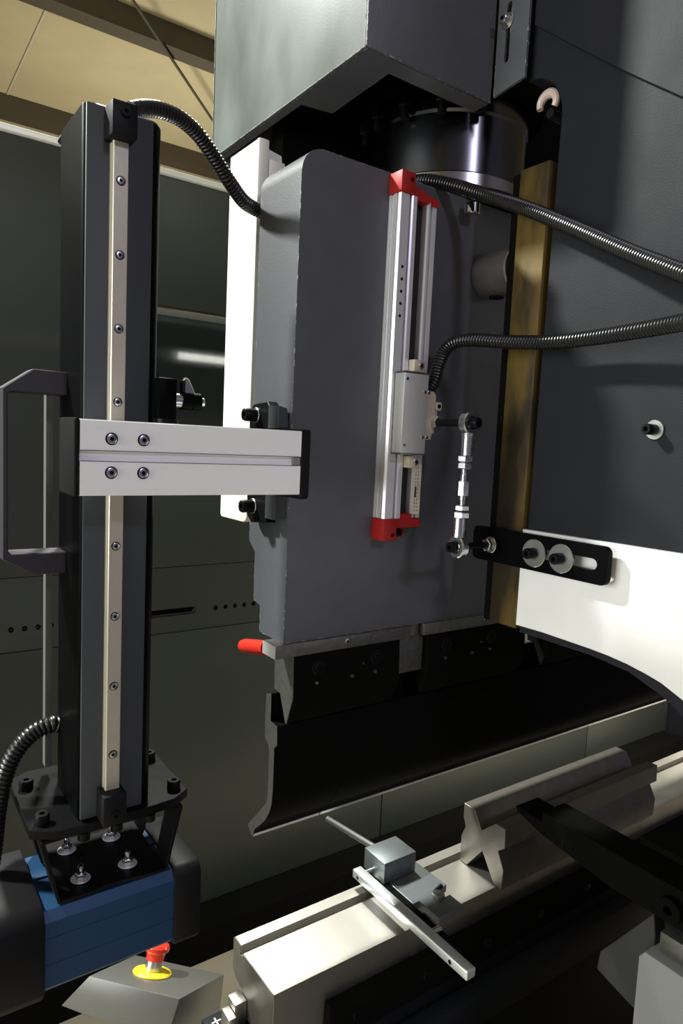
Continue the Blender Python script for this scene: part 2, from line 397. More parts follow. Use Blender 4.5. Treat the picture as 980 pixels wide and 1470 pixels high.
# pink hook modelled in place of a torn ring reflection in the arch
t = thing('arch_reflection', 'pinkish hook standing in for a reflection inside the arched frame opening', 'reflection', (.705, .60, 1.87))
bm = NB(); c = Vector((.712, .5985, 1.884)); pr_ = []
for k in range(13):
    a = math.radians(-35 + 235*k/12); pr_.append(c + Vector((0, -.0125*math.cos(a), .0115*math.sin(a))))
prev = None; seg = 10; rings = []
for i, p in enumerate(pr_):
    tt = (pr_[min(i+1, 12)] - pr_[max(i-1, 0)]).normalized(); n = Vector((1, 0, 0)); b_ = tt.cross(n); r = .0062*(1 - .35*abs(i-6)/6)
    rings.append([bm.verts.new(p + (n*math.cos(2*math.pi*k/seg) + b_*math.sin(2*math.pi*k/seg))*r) for k in range(seg)])
for A, B in zip(rings, rings[1:]):
    for k in range(seg): bm.faces.new((A[k], A[(k+1) % seg], B[(k+1) % seg], B[k]))
bm.faces.new(rings[0][::-1]); bm.faces.new(rings[-1])
part('hook', bm, 'pink_reflection', t)
part('plug', rod(NB(), (.706, .590, 1.868), (.730, .590, 1.868), .006, 14, .001), 'black_plastic', t)

# ================================================================== CYLINDER
t = thing('hydraulic_cylinder', 'large polished hydraulic cylinder standing on top of the ram', 'cylinder', (.735, .80, 1.786))
part('flange', lathe(NB(), (.735, .80, 1.786), (0, 0, 1), [(0, 0), (.125, 0), (.125, .016), (0, .016)], 64), 'black_steel', t)
part('lower_ring', lathe(NB(), (.735, .80, 1.8022), (0, 0, 1), [(0, 0), (.112, 0), (.115, .003), (.115, .020), (.113, .022), (0, .022)], 72), 'ring_steel', t)
part('barrel', lathe(NB(), (.735, .80, 1.8244), (0, 0, 1), [(0, 0), (.113, 0), (.113, .075), (0, .075)], 72), 'barrel_steel', t)
part('upper_ring', lathe(NB(), (.735, .80, 1.8996), (0, 0, 1), [(0, 0), (.112, 0), (.115, .004), (.115, .03), (.112, .05), (0, .05)], 72), 'barrel_steel', t)
part('upper_barrel', lathe(NB(), (.735, .80, 1.9498), (0, 0, 1), [(0, 0), (.10, 0), (.10, .4), (0, .4)], 48), 'black_steel', t)
part('dark_backing', box(NB(), .52, 1.4, .925, .96, 1.80, 2.5, .002), 'tool_black', t)  # black backing added to darken the space under the cover
part('top_flange', lathe(NB(), (.735, .80, 1.932), (0, 0, 1), [(.1155, 0), (.136, 0), (.136, .03), (.1155, .03)], 64), 'tool_black', t)
for k, ang in enumerate((150, 174, 198, 222, 246)):
    x, y = .735 + .126*math.cos(math.radians(ang)), .80 + .126*math.sin(math.radians(ang))
    fb = part('flange_bolt', rod(NB(), (x, y, 1.9318), (x, y, 1.892), .006, 14, .001), 'black_steel', t)
    part('bolt_nut', hexnut(NB(), (x, y, 1.9180), (0, 0, -1), .0098, .012), 'black_steel', fb)
single('polished_plug', rod(NB(), (.672, .6790, 1.7600), (.672, .6790, 1.7740), .0110, 24, .001), 'chrome', 'small polished steel plug under the hose by the ram top', 'plug')
# boss on the ram
t = thing('ram_boss', 'bare steel round boss projecting from the ram beside the bronze strip', 'boss', (.722, .694, 1.69))
part('boss_body', lathe(NB(), (.722, .6935, 1.6905), (0, -1, 0), [(0, 0), (.029, 0), (.0305, .0015), (.0305, .058), (.029, .060), (0, .060)], 40), 'boss_steel', t)
part('cross_hole', rod(NB(), (.722, .672, 1.6585), (.722, .672, 1.672), .010, 20), 'dark_hole', t)
part('bolt_shank', rod(NB(), (.722, .640, 1.646), (.722, .640, 1.672), .0092, 20), 'die_steel', t)
screw(t, (.722, .640, 1.646), (0, 0, -1), .0095, .018, 'black_steel', 'bolt')

# ================================================================== LINEAR ENCODER
EX0, EX1 = .543, .604
t = thing('linear_encoder', 'aluminium linear encoder with red end caps fixed upright on the ram face', 'linear encoder', (.573, .683, 1.33))
# main profile in (x,y)
pf = [(EX0, .6935), (EX0, .690), (.5455, .689), (.5455, .686), (EX0, .685), (EX0, .679), (.5465, .678), (.5465, .6765), (EX0, .6755), (.545, .672), (.558, .672), (.5585, .678), (.561, .678), (.5615, .6725), (.564, .6715), (.570, .6715), (.571, .6735), (.571, .6935)]
part('profile', prism(NB(), pf, 'z', 1.357, 1.757), 'aluminium', t, smooth=20)
pf2 = [(.589, .6935), (.589, .6745), (.591, .673), (.594, .673), (.5945, .678), (.597, .678), (.5975, .673), (EX1, .673), (EX1, .6935)]
part('profile', prism(NB(), pf2, 'z', 1.357, 1.757), 'aluminium', t, smooth=20)
part('slot_seal', box(NB(), .5712, .5888, .683, .6935, 1.357, 1.757), 'black_rubber', t, 'black sealed slot')
for zc in (1.640, 1.4725):
    for k in range(5):
        z = zc + .030 - k*.0148
        part('vent_hole', rod(NB(), (.5520, .6716, z), (.5520, .6722, z), .0019, 12), 'dark_hole', t)
def endcap(z0, z1, top):
    bm = NB(); s = 1 if top else -1
    box(bm, EX0-.002, .563, .668, .6935, z0, z1, .0012)
    c = part('end_cap', bm, 'red_plastic', t, 'red plastic end cap')
    if top: q = [(.5632, z0), (.5632, z0+.011), (.572, z0+.0085), (.575, z0+.011), (.581, z0+.006), (.592, z0+.004), (EX1+.001, z0+.002), (EX1+.001, z0-.006), (.5945, z0-.006), (.5945, z0), (.5888, z0-.005), (.5712, z0-.005), (.5712, z0)]
    else: q = [(.5632, z1), (.5632, z1-.012), (EX1+.001, z1-.011), (EX1+.001, z1-.001), (.5888, z1-.001), (.5888, z1+.006), (.5712, z1+.006), (.5712, z1)]
    part('cap_web', prism(NB(), q, 'y', .6705, .6935), 'red_plastic', c)
    return c
ct = endcap(1.7575, 1.782, True); cb = endcap(1.329, 1.3568, False)
part('cap_hole', rod(NB(), (.5575, .6678, 1.773), (.5575, .6684, 1.773), .0026, 12), 'dark_hole', ct)
part('cap_hole', rod(NB(), (.5565, .6678, 1.336), (.5565, .6684, 1.336), .0026, 12), 'dark_hole', cb)
part('cap_ear', prism(NB(), rrect(.5636, .583, 1.3315, 1.3445, .002), 'y', .678, .6935), 'red_plastic', cb)
screw(cb, (.5725, .678, 1.3385), (0, -1, 0), .0048, .006, 'black_steel', 'cap_screw')
lb = part('rating_label', box(NB(), .5895, .6035, .6722, .6728, 1.362, 1.428), 'label_beige', t, 'cream rating label with print')
for i in range(2):
    for k in range(13):
        if i == 0 and k in (4, 5, 6): continue
        w = random.uniform(.003, .0055)
        part('print_line', box(NB(), .5935+.004*i, .5945+.004*i, .6720, .6722, 1.366+k*.0046, 1.366+k*.0046+w*.6), 'print_black', lb)
part('print_mark', box(NB(), .593, .596, .6720, .6722, 1.384, 1.398), 'print_black', lb)

# reader head
t = thing('reader_head', 'grey metal encoder reader head clipped over the scale slot', 'reader head', (.575, .662, 1.44))
bm = NB(); box(bm, .549, .589, .652, .6705, 1.4415, 1.5405, .0012)
part('head_body', bm, 'head_grey', t)
part('bottom_plate', box(NB(), .5475, .5895, .6516, .6704, 1.4395, 1.4412), 'steel', t)
part('top_plate', box(NB(), .5475, .5895, .6516, .6704, 1.5408, 1.5425), 'steel', t)
tb = part('connector_tab', prism(NB(), [(.5895, 1.459), (.601, 1.4605), (.6025, 1.468), (.606, 1.468), (.606, 1.516), (.6025, 1.521), (.5895, 1.522)], 'y', .655, .6695, .001), 'beige_cast', t)
for z in (1.5515, 1.4305):
    lg = part('lug', box(NB(), .570, .5885, .660, .671, z-.0075, z+.0075, .001), 'beige_cast', t)
    part('lug_screw', socket_bm((.581, .660, z), (0, -1, 0), .0042, .002), 'steel', lg)
lg = part('lug', prism(NB(), rrect(.6065, .617, 1.4975, 1.5085, .0035), 'y', .655, .666, .0008), 'beige_cast', t)
part('lug_hole', rod(NB(), (.6118, .6546, 1.503), (.6118, .6552, 1.503), .0028, 14), 'dark_hole', lg)
part('lug_neck', box(NB(), .6063, .6105, .657, .665, 1.487, 1.4973), 'beige_cast', tb)
for x, z in ((.553, 1.533), (.583, 1.519), (.5925, 1.519), (.553, 1.4515), (.583, 1.4625), (.593, 1.4625)):
    yy = .652 if x < .589 else .655
    screw(t, (x, yy, z), (0, -1, 0), .0022, .001, 'zinc')
bm = NB(); hexnut(bm, (.607, .6545, 1.482), (0, -1, 0), .0088, .006); part('hex_nut', bm, 'zinc', t)

# ------------------------------------------------------------------ link rod with two rod ends
LX, LY = .6035, .5945
t = thing('link_rod', 'bright zinc turnbuckle link rod with two ball rod ends hanging beside the encoder', 'link rod', (LX, LY, 1.32))
def rod_end(c, ax, sgn):
    c = Vector(c); ax = Vector(ax)
    e = part('rod_end', ring(NB(), c - ax*.0055, ax, .0082, .0142, .011, 32, .0015), 'zinc', t)
    part('ball', lathe(NB(), c - ax*.006, ax, [(.0045, 0), (.0068, .001), (.0080, .006), (.0068, .011), (.0045, .012)], 24), 'chrome', e)
    z0, z1 = (c.z-.0125, c.z-.040) if sgn < 0 else (c.z+.0125, c.z+.036)
    part('shank', lathe(NB(), (c.x, c.y, z0), (0, 0, sgn), [(0, 0), (.0092, 0), (.0082, .006), (.0078, abs(z1-z0)), (0, abs(z1-z0))], 24), 'zinc', e)
    return e
up = rod_end((LX+.0025, LY, 1.482), (0, 1, 0), -1)
lo = rod_end((LX-.0025, LY, 1.330), (1, 0, 0), 1)
for z0, h, r in ((1.4345, .0078, .0096), (1.4258, .0078, .0090), (1.3748, .0070, .0090), (1.3655, .0082, .0100)):
    part('hex_nut', hexnut(NB(), (LX, LY, z0), (0, 0, 1), r, h), 'zinc', t)
part('thread', lathe(NB(), (LX, LY, 1.4112), (0, 0, 1), [(0, 0), (.0047, 0), (.0047, .008), (.004, .009), (.004, .0144), (0, .0144)], 20), 'zinc', t)
part('hex_sleeve', lathe(NB(), (LX, LY, 1.3935), (0, 0, 1), [(0, 0), (.0070, 0), (.0070, .0176), (0, .0176)], 6), 'zinc', t, 'plain hexagonal turnbuckle sleeve')
part('thread', lathe(NB(), (LX, LY, 1.3820), (0, 0, 1), [(0, 0), (.004, 0), (.004, .005), (.0048, .006), (.0048, .0114), (0, .0114)], 20), 'zinc', t)
part('stud', rod(NB(), (LX+.0025, .6484, 1.482), (LX+.0025, .6015, 1.482), .0044, 18), 'black_steel', up)
part('washer', ring(NB(), (LX+.0025, .6045, 1.482), (0, -1, 0), .0045, .007, .0035), 'zinc', up)
part('stud_head', socket_bm((LX+.0025, .5885, 1.482), (0, -1, 0), .0068, .010), 'black_steel', up)
part('stud', rod(NB(), (LX+.004, LY, 1.330), (.6685, LY, 1.330), .0042, 18), 'black_steel', lo)
part('stud_head', socket_bm((LX-.009, LY, 1.330), (-1, 0, 0), .0066, .009), 'black_steel', lo)
part('washer', ring(NB(), (.6595, LY, 1.330), (-1, 0, 0), .0045, .0105, .0025), 'zinc', lo)
part('hex_nut', hexnut(NB(), (.6568, LY, 1.330), (-1, 0, 0), .0085, .008), 'zinc', lo)

# slotted bracket
t = thing('slotted_bracket', 'black slotted bracket bar bolted across the white plate edge', 'bracket', (.664, .52, 1.308))
outl = [(y, z) for y, z in rrect(.427, .6265, 1.3085, 1.3515, .008)]
hs = [slot(.4835, 1.330, .0430, .0066), [(.576, 1.323), (.586, 1.323), (.586, 1.337), (.576, 1.337)], [(LY + .0046*math.cos(2*math.pi*k/14), 1.330 + .0046*math.sin(2*math.pi*k/14)) for k in range(14)]]
part('bar', holed(NB(), outl, hs, 'x', .660, .667), 'black_anodised', t)
for y in (.5255, .4867):
    w = part('washer', ring(NB(), (.6597, y, 1.330), (-1, 0, 0), .005, .0170, .0022, 36), 'steel', t)
    part('bolt', socket_bm((.6572, y, 1.330), (-1, 0, 0), .0066, .013), 'black_steel', w)
    part('spacer', rod(NB(), (.6600, y, 1.330), (.6776, y, 1.330), .0048, 16), 'black_steel', w)

# ================================================================== HOSES
def hose(label, pts, r=.0095, pitch=.0043):
    return single('corrugated_hose', hose_bm(pts, r, pitch), 'black_rubber', label, 'hose')
hose('black corrugated hose arching from the post top to the ram end', [(.2371,.7420,1.7815),(.2519,.7493,1.7905),(.2734,.7567,1.7982),(.2983,.7640,1.7996),(.3240,.7713,1.7916),(.3494,.7787,1.7732),(.3715,.7860,1.7556),(.3943,.7985,1.7443),(.4150,.8090,1.7419),(.4500,.8110,1.7370)], .0088)
hose('black corrugated hose sagging from under the cylinder across the frame', [(.602,.740,1.7970),(.613,.708,1.7965),(.634,.672,1.7850),(.6520,.6300,1.7660),(.6570,.5709,1.7377),(.6550,.4954,1.6968),(.6450,.4264,1.6583),(.6300,.3568,1.6223),(.6100,.2950,1.5923),(.5900,.2373,1.5649)], .0088, .0037)
hose('black corrugated hose curving up from the reader head across the frame', [(.6000,.6620,1.5245),(.6060,.6600,1.5368),(.6110,.6600,1.5552),(.6180,.6580,1.5734),(.6240,.6472,1.5844),(.6330,.6221,1.5866),(.6450,.5756,1.5812),(.6520,.5192,1.5769),(.6520,.4642,1.5763),(.6450,.4032,1.5771),(.6350,.3551,1.5778),(.6100,.2823,1.5763)], .0085, .0040)
hose('black corrugated hose drooping from the side of the guard post', [(.1830,.8060,1.1100),(.1746,.8060,1.1114),(.1590,.8080,1.1056),(.1448,.8090,1.0929),(.1338,.8090,1.0758),(.1254,.8076,1.0522),(.1197,.8078,1.0208),(.1150,.8058,.9778),(.1114,.8040,.9545)], .0100, .0050)

# ================================================================== GUARD POST
t = thing('guard_post', 'tall black anodised post with a steel guide rail down its face', 'post', (.225, .785, 1.03))
part('column', prism(NB(), rrect(.184, .266, .7205, .852, (.006, .016, .024, .048), 10), 'z', 1.034, 1.768, .002, 2), 'black_anodised', t)
part('face_plate', box(NB(), .1862, .2525, .7165, .7203, 1.036, 1.7665, .0008), 'satin_charcoal', t, 'satin charcoal face plate')
rp = [(.2085, .7163), (.2085, .7125), (.2098, .7115), (.2098, .7095), (.2085, .7085), (.2085, .7050), (.2093, .7040), (.2229, .7040), (.2237, .7050), (.2237, .7085), (.2224, .7095), (.2224, .7115), (.2237, .7125), (.2237, .7163)]
rail = part('guide_rail', prism(NB(), rp, 'z', 1.069, 1.733), 'rail_steel', t, smooth=20)
for z in (1.6963, 1.6255, 1.5537, 1.4811, 1.408, 1.3333, 1.2589, 1.1835, 1.1082):
    part('rail_screw', ring(NB(), (.216, .7042, z), (0, -1, 0), .0030, .0046, .0006, 20, .0001), 'dark_hole', rail)
    part('rail_screw', socket_bm((.216, .7040, z), (0, -1, 0), .0037, .0012), 'zinc', rail)
for z0, z1, zs in ((1.7335, 1.765, 1.7555), (1.0355, 1.0685, 1.0470)):
    sb = part('stop_block', box(NB(), .2030, .2275, .690, .7203, z0, z1, .001), 'black_plastic', t, 'black rail stop block')
    part('stop_screw', socket_bm((.2155, .690, zs), (0, -1, 0), .0048, .003), 'black_steel', sb)
part('back_strip', box(NB(), .1762, .1838, .838, .8505, 1.046, 1.508), 'strip_grey', t, 'dull grey strip')
hd = [(.1860, 1.5122), (.1512, 1.5126), (.1210, 1.4905), (.1206, 1.3125), (.1515, 1.2938), (.1860, 1.2938), (.1860, 1.3172), (.1300, 1.3172), (.1268, 1.3205), (.1264, 1.4840), (.1295, 1.4876), (.1860, 1.4876)]
part('handle', prism(NB(), hd, 'y', .778, .812, .0012), 'handle_charcoal', t, 'charcoal angular pull handle')
part('top_cap', prism(NB(), rrect(.187, .263, .7235, .849, .012, 5), 'z', 1.7682, 1.7702), 'steel', t)

# index plunger on the slide
t = thing('index_plunger', 'black index plunger with small steel lever standing on the slide arm', 'plunger', (.268, .697, 1.462))
part('foot', rod(NB(), (.2650, .6975, 1.4622), (.2650, .6975, 1.4668), .012, 24), 'black_steel', t)
part('body', box(NB(), .2520, .2715, .686, .7085, 1.467, 1.5085, .0012), 'black_anodised', t)
part('pin', rod(NB(), (.2717, .697, 1.4868), (.2850, .697, 1.4868), .0075, 24), 'steel', t)
part('sleeve', lathe(NB(), (.2800, .697, 1.4868), (1, 0, 0), [(0, 0), (.0092, 0), (.0092, .010), (.0085, .0105), (.0085, .0115), (.0092, .012), (.0092, .021), (0, .021)], 28), 'black_anodised', t)
part('pin_tip', rod(NB(), (.3011, .697, 1.4868), (.3065, .697, 1.4868), .0048, 20, .001), 'steel', t)
part('lever', prism(NB(), [(.2835, 1.4930), (.2965, 1.4930), (.2882, 1.5095), (.2850, 1.5115), (.2822, 1.5105), (.2812, 1.5070)], 'y', .694, .700, .001), 'steel', t)
part('knob', box(NB(), .2800, .2835, .6925, .7015, 1.4960, 1.5085, .001), 'black_plastic', t)

# ================================================================== SLIDE ARM
t = thing('slide_arm', 'silver aluminium slide arm with a centre groove crossing the post', 'slide arm', (.28, .668, 1.391))
ap = [(.696, 1.3915), (.696, 1.4612), (.641, 1.4612), (.640, 1.4602), (.640, 1.4332), (.6410, 1.4328), (.6450, 1.4328), (.6450, 1.4236), (.6410, 1.4236), (.640, 1.4232), (.640, 1.3925), (.641, 1.3915)]
part('extrusion', prism(NB(), ap, 'x', .1632, .3968), 'aluminium_brushed', t, smooth=20)
part('end_cap', prism(NB(), rrect(.640, .6965, 1.3905, 1.4622, .003), 'x', .1580, .1630, .0015, 2), 'black_plastic', t, 'black end cap')
part('end_cap', prism(NB(), [(.6400, 1.3895), (.6430, 1.3862), (.6965, 1.3862), (.6965, 1.4632), (.6420, 1.4632), (.6400, 1.4612)], 'x', .3972, .4092, .001), 'black_plastic', t, 'black end cap')
part('groove_insert', box(NB(), .3880, .3966, .6412, .6448, 1.4238, 1.4326), 'light_grey', t)
for z in (1.43275, 1.42305): part('groove_line', box(NB(), .1634, .3966, .6396, .6400, z, z+.0006), 'print_black', t)
for x in (.1912, .2212):
    for z in (1.4442, 1.4130):
        s_ = part('arm_screw', ring(NB(), (x, .6399, z), (0, -1, 0), .0046, .0058, .0005, 24, .0001), 'dark_hole', t)
        part('screw_head', socket_bm((x, .6399, z), (0, -1, 0), .0047, .0016), 'zinc', s_)
part('carriage', prism(NB(), [(.190, .6963), (.2425, .6963), (.2425, .7145), (.2245, .7145), (.2245, .7036), (.2078, .7036), (.2078, .7145), (.190, .7145)], 'z', 1.397, 1.456), 'steel', t)

# arm mount on the ram end
t = thing('arm_mount', 'black two bolt mounting bracket fixed to the ram end face', 'bracket', (.405, .735, 1.35))
part('mount_plate', prism(NB(), [(.7230, 1.3500), (.7620, 1.3460), (.7740, 1.3545), (.7740, 1.4850), (.7640, 1.4935), (.7300, 1.4960), (.7230, 1.4900)], 'x', .4020, .4158, .001), 'black_steel', t)
part('gusset', prism(NB(), [(.4000, 1.4905), (.4120, 1.4880), (.4158, 1.4640), (.4000, 1.4640)], 'y', .6990, .7228, .0006), 'satin_charcoal', t)
part('gusset', prism(NB(), [(.4000, 1.3560), (.4158, 1.3580), (.4158, 1.3850), (.4000, 1.3850)], 'y', .6990, .7228, .0006), 'satin_charcoal', t)
part('web', box(NB(), .4096, .4158, .6970, .7228, 1.3852, 1.4638), 'black_steel', t)
for z in (1.4795, 1.3670):
    w = part('washer', ring(NB(), (.4018, .7560, z), (-1, 0, 0), .005, .0098, .002), 'steel', t)
    part('bolt', socket_bm((.3997, .7560, z), (-1, 0, 0), .0080, .0150), 'black_steel', w)

# ================================================================== GUARD BOX AND BRACKET
t = thing('laser_guard_box', 'blue anodised guard box with black end caps under the post', 'guard box', (.20, .777, .851))
bp = [(.715, .858), (.720, .852), (.833, .852), (.838, .858), (.838, .935), (.830, .942), (.722, .942), (.715, .932), (.715, .9152), (.7158, .9146), (.7158, .9138), (.715, .9132), (.715, .8852), (.7158, .8846), (.7158, .8838), (.715, .8832)]
part('body', prism(NB(), bp, 'x', .1505, .2925), 'blue_anodised', t, smooth=25)
part('top_rib', box(NB(), .1507, .2923, .7800, .7980, .9420, .9445, .0008), 'blue_anodised', t)
part('end_cap', prism(NB(), rrect(.712, .841, .849, .9452, (.008, .012, .012, .014), 5), 'x', .2927, .3265, .003, 2), 'black_plastic', t, 'black moulded end cap')
part('end_cap', prism(NB(), [(.708, .858), (.716, .846), (.838, .846), (.846, .856), (.846, .940), (.838, .950), (.725, .950), (.714, .944), (.708, .934)], 'x', .020, .1503, .003, 2), 'black_plastic', t, 'long black moulded end cap')
t = thing('post_bracket', 'black folded steel U bracket joining the post to the blue box', 'bracket', (.225, .778, .9455))
def plate_hole(cx, cy, hu, hv): return [(cx-hu, cy-hv), (cx+hu, cy-hv), (cx+hu, cy+hv), (cx-hu, cy+hv)]
bo = [(.168, .7200), (.190, .7185), (.215, .7220), (.235, .7215), (.262, .7170), (.283, .7170), (.283, .832), (.262, .834), (.235, .829), (.205, .834), (.185, .838), (.168, .838)]
STUD = ((.1950, .8100), (.2480, .8100), (.1950, .7470), (.2480, .7470))
hs = [plate_hole(x+.004, y-.013, .0045, .0038) for x, y in STUD]
for cx, cy in ((.208, .790), (.250, .775)): hs.append([(cx + .0045*math.cos(2*math.pi*k/12), cy + .0045*math.sin(2*math.pi*k/12)) for k in range(12)])
part('base_plate', holed(NB(), bo, hs, 'z', .9458, .9490), 'black_steel', t)
for sx in (-1, 1):
    x0 = .168 if sx < 0 else .283; x1 = .150 if sx < 0 else .300
    bm = NB()
    q = [(x0, .9492), (x0 - sx*-.0032, .9492), (x1 - sx*-.0032, 1.020), (x1, 1.020)]
    bmesh_poly = [(x0, .9458), (x0 + sx*.0032, .9470), (x1 + sx*.0032, 1.018), (x1 + sx*.0012, 1.0215), (x1 - sx*.020, 1.0215), (x1 - sx*.020, 1.0185), (x1 - sx*.002, 1.0180)]
    f1 = part('side_flange', prism(NB(), bmesh_poly, 'y', .8020, .836, .0004), 'black_steel', t)
    f2 = part('side_flange', prism(NB(), bmesh_poly, 'y', .7190, .7530, .0004), 'black_steel', t)
bp2 = [(.138, .728), (.160, .714), (.195, .710), (.250, .710), (.292, .714), (.312, .728), (.312, .850), (.290, .864), (.160, .864), (.138, .850)]
part('top_plate', prism(NB(), bp2, 'z', 1.0230, 1.0335, .001), 'black_steel', t)
for x, y in ((.152, .820), (.298, .820), (.152, .736), (.298, .736)):
    part('plate_bolt', socket_bm((x, y, 1.0337), (0, 0, 1), .0078, .011), 'black_steel', t)
for x in (.190, .225, .262):
    part('underside_bolt', rod(NB(), (x, .716, 1.0228), (x, .716, 1.0150), .0065, 18), 'black_steel', t)
for x, y in STUD:
    w = part('washer', ring(NB(), (x, y, .9492), (0, 0, 1), .003, .0108, .0014), 'aluminium', t)
    part('nut', hexnut(NB(), (x, y, .9507), (0, 0, 1), .0062, .0062), 'zinc', w)
    part('stud', lathe(NB(), (x, y, .9570), (0, 0, 1), [(0, 0), (.0036, 0), (.0036, .006), (.0028, .0085), (0, .0098)], 16), 'chrome', w)

# ================================================================== UPPER TOOLING
K = 1.0262
def kz(pts): return [(y*K, 1.45 + (z-1.45)*K) for y, z in pts]
t = thing('clamp_bar', 'bare steel holder bar running under the ram', 'holder bar', (1.2, .706, 1.19))
part('bar', box(NB(), .4035, .6175, .690, .7215, 1.1880, 1.2045, .0008), 'tool_dark', t)
part('bar', box(NB(), .6420, 2.2, .690, .7215, 1.1880, 1.2045, .0008), 'tool_dark', t)
part('end_face', box(NB(), .4028, .4034, .6905, .7210, 1.1885, 1.2040), 'head_grey', t, 'bright ground end')
for x in (.509, .765): screw(t, (x, .6898, 1.1975), (0, -1, 0), .0035, .0012, 'steel', 'set_screw')
t = thing('clamp_lever', 'glossy red rubber gripped lever sticking out behind the holder bar', 'lever', (.43, .76, 1.17))
bm = NB(); lathe(bm, (.4310, .7600, 1.1795), (0, .975, -.22), [(0, 0), (.0095, 0), (.0100, .02), (.0100, .060), (.0088, .067), (.005, .0705), (0, .0715)], 24)
part('grip', bm, 'red_rubber', t)
part('shaft', rod(NB(), (.4310, .7225, 1.1850), (.4310, .7598, 1.1796), .005, 14), 'steel', t)
cp = kz([(.7185, 1.1972), (.6744, 1.1972), (.6721, 1.1433), (.6845, 1.1079), (.6872, 1.1079), (.7017, 1.1403), (.7157, 1.1419)])
for i, (x0, x1) in enumerate(((.431, .600), (.6520, .860), (.92, 1.12))):
    t = thing('tool_clamp', ['black tool clamp block at the open end of the holder bar', 'black tool clamp block behind the bronze strip foot', 'black tool clamp block deep under the ram beyond the frame'][i], 'clamp', (x0, .71, 1.1))
    part('clamp_block', prism(NB(), [(y, min(z, 1.1876)) for y, z in cp], 'x', x0, x1, .0006), 'tool_black', t)
    if i == 0: part('side_cheek', prism(NB(), [(y, min(z, 1.1876)) for y, z in cp], 'x', x0-.0012, x0-.0002), 'tool_dark', t)
    for dx in (.037, .1300):
        if x0+dx < x1:
            yy = .6893
            part('clamp_screw', ring(NB(), (x0+dx, yy+.0022, 1.1690), (0, -1, 0), .0075, .0105, .0015), 'black_steel', t)
            part('clamp_screw', socket_bm((x0+dx, yy+.0022, 1.1690), (0, -1, 0), .0070, .002), 'black_steel', t)
            part('spring_pin', rod(NB(), (x0+dx-.004, yy+.002, 1.1500), (x0+dx-.004, yy-.0015, 1.1500), .0022, 12), 'steel', t)
    part('spring_pin', rod(NB(), (x0+.088, .6912, 1.1500), (x0+.088, .6880, 1.1500), .0024, 12), 'steel', t)
    part('spring_pin', rod(NB(), (x0+.106, .6912, 1.1640), (x0+.106, .6885, 1.1640), .0018, 12), 'zinc', t)
t = thing('clamp_spacer', 'worn grey steel spacer block in the gap between tool clamps', 'spacer', (.625, .72, 1.13))
part('block', box(NB(), .6014, .6500, .700, .7350, 1.135, 1.1870, .001), 'tool_dark', t)
part('round_pin', rod(NB(), (.630, .7055, 1.1885), (.630, .7055, 1.2045), .011, 24), 'tool_dark', t)
part('red_mark', box(NB(), .6014, .6030, .6985, .6999, 1.176, 1.1865), 'red_plastic', t)
# punch segments
ps = [(.7362, 1.1287), (.7241, 1.1320), (.7235, 1.0967), (.7069, 1.0950), (.7052, 1.0717), (.7121, 1.0650), (.7116, 1.0100), (.7135, .9900), (.7190, .9760), (.7300, .9600), (.7420, .9480), (.7545, .9365), (.7600, .9235), (.7635, .9245), (.7740, .9333), (.7343, .9772), (.7265, .9860), (.7235, .9980), (.7240, 1.0580), (.7268, 1.0640), (.7360, 1.0700), (.7375, 1.0900)]
ps = kz(ps)
for i, (a, b, l) in enumerate(((.431, .5390, 'short black gooseneck punch segment at the open end of the ram'), (.5396, 1.05, 'long black gooseneck punch segment passing behind the frame throat'), (1.0506, 2.2, 'black gooseneck punch segment at the far end of the ram'))):
    t = thing('punch', l, 'punch', (a, .74, .90))
    part('punch_body', prism(NB(), ps, 'x', a, b, .0004), 'tool_black', t)
    e0, e1 = ps[11], ps[12]
    n = Vector((0, -(e0[1]-e1[1]), -(e1[0]-e0[0]))).normalized()
    q = [(e0[0]*.35+e1[0]*.65 - .0006, e0[1]*.35+e1[1]*.65 - .0002), (e1[0]-.0006, e1[1]-.0004), (e1[0]+.0025, e1[1]+.0003), (e0[0]*.35+e1[0]*.65 + .002, e0[1]*.35+e1[1]*.65+.001)]
    part('ground_edge', prism(NB(), q, 'x', a+.0005, b-.0005), 'steel', t, 'bright ground working edge')
    if i == 0: part('end_face', prism(NB(), ps, 'x', a-.0006, a-.0001), 'tool_dark', t)

# ================================================================== BED, DIE RAIL, DIE
t = thing('die_rail', 'long ground steel die rail with a raised back lip on the bed', 'die rail', (1.3, .735, .655))
dp = [(.690, .662), (.690, .745), (.774, .745), (.774, .7400), (.7810, .7400), (.7810, .7530), (.8000, .7530), (.8020, .7510), (.8020, .7080), (.7950, .6980), (.7720, .6920), (.7720, .662)]
part('rail', prism(NB(), dp, 'x', .4195, 2.25, .0008), 'ground_steel', t)
part('end_face', prism(NB(), dp, 'x', .4188, .4194), 'die_steel', t)
t = thing('press_bed', 'black painted lower bed plate of the press under the die rail', 'press bed', (1.3, .74, FL))
part('bed_plate', box(NB(), .440, 2.3, .690, .790, FL, .6615, .002), 'bed_paint', t)
part('wedge_strip', box(NB(), .500, 2.25, .676, .6895, .640, .7000, .001), 'tool_black', t)
part('side_rib', box(NB(), .470, 2.25, .650, .6755, .560, .615, .001), 'bed_paint', t)
for k in range(7):
    part('strip_bolt', socket_bm((.545 + k*.13, .676, .6700), (0, -1, 0), .007, .003), 'black_steel', t)
part('end_shelf', box(NB(), .400, .4395, .700, .789, .560, .650, .001), 'bed_paint', t)
es_ = part('end_shelf_plate', box(NB(), .395, .4395, .790, .850, .585, .600, .001), 'bed_paint', t)
for a_, b_ in ((.007, .001), (.001, .007)): part('cross_mark', box(NB(), .412-a_, .412+a_, .835-b_, .835+b_, .6001, .6004), 'white_paint', es_)
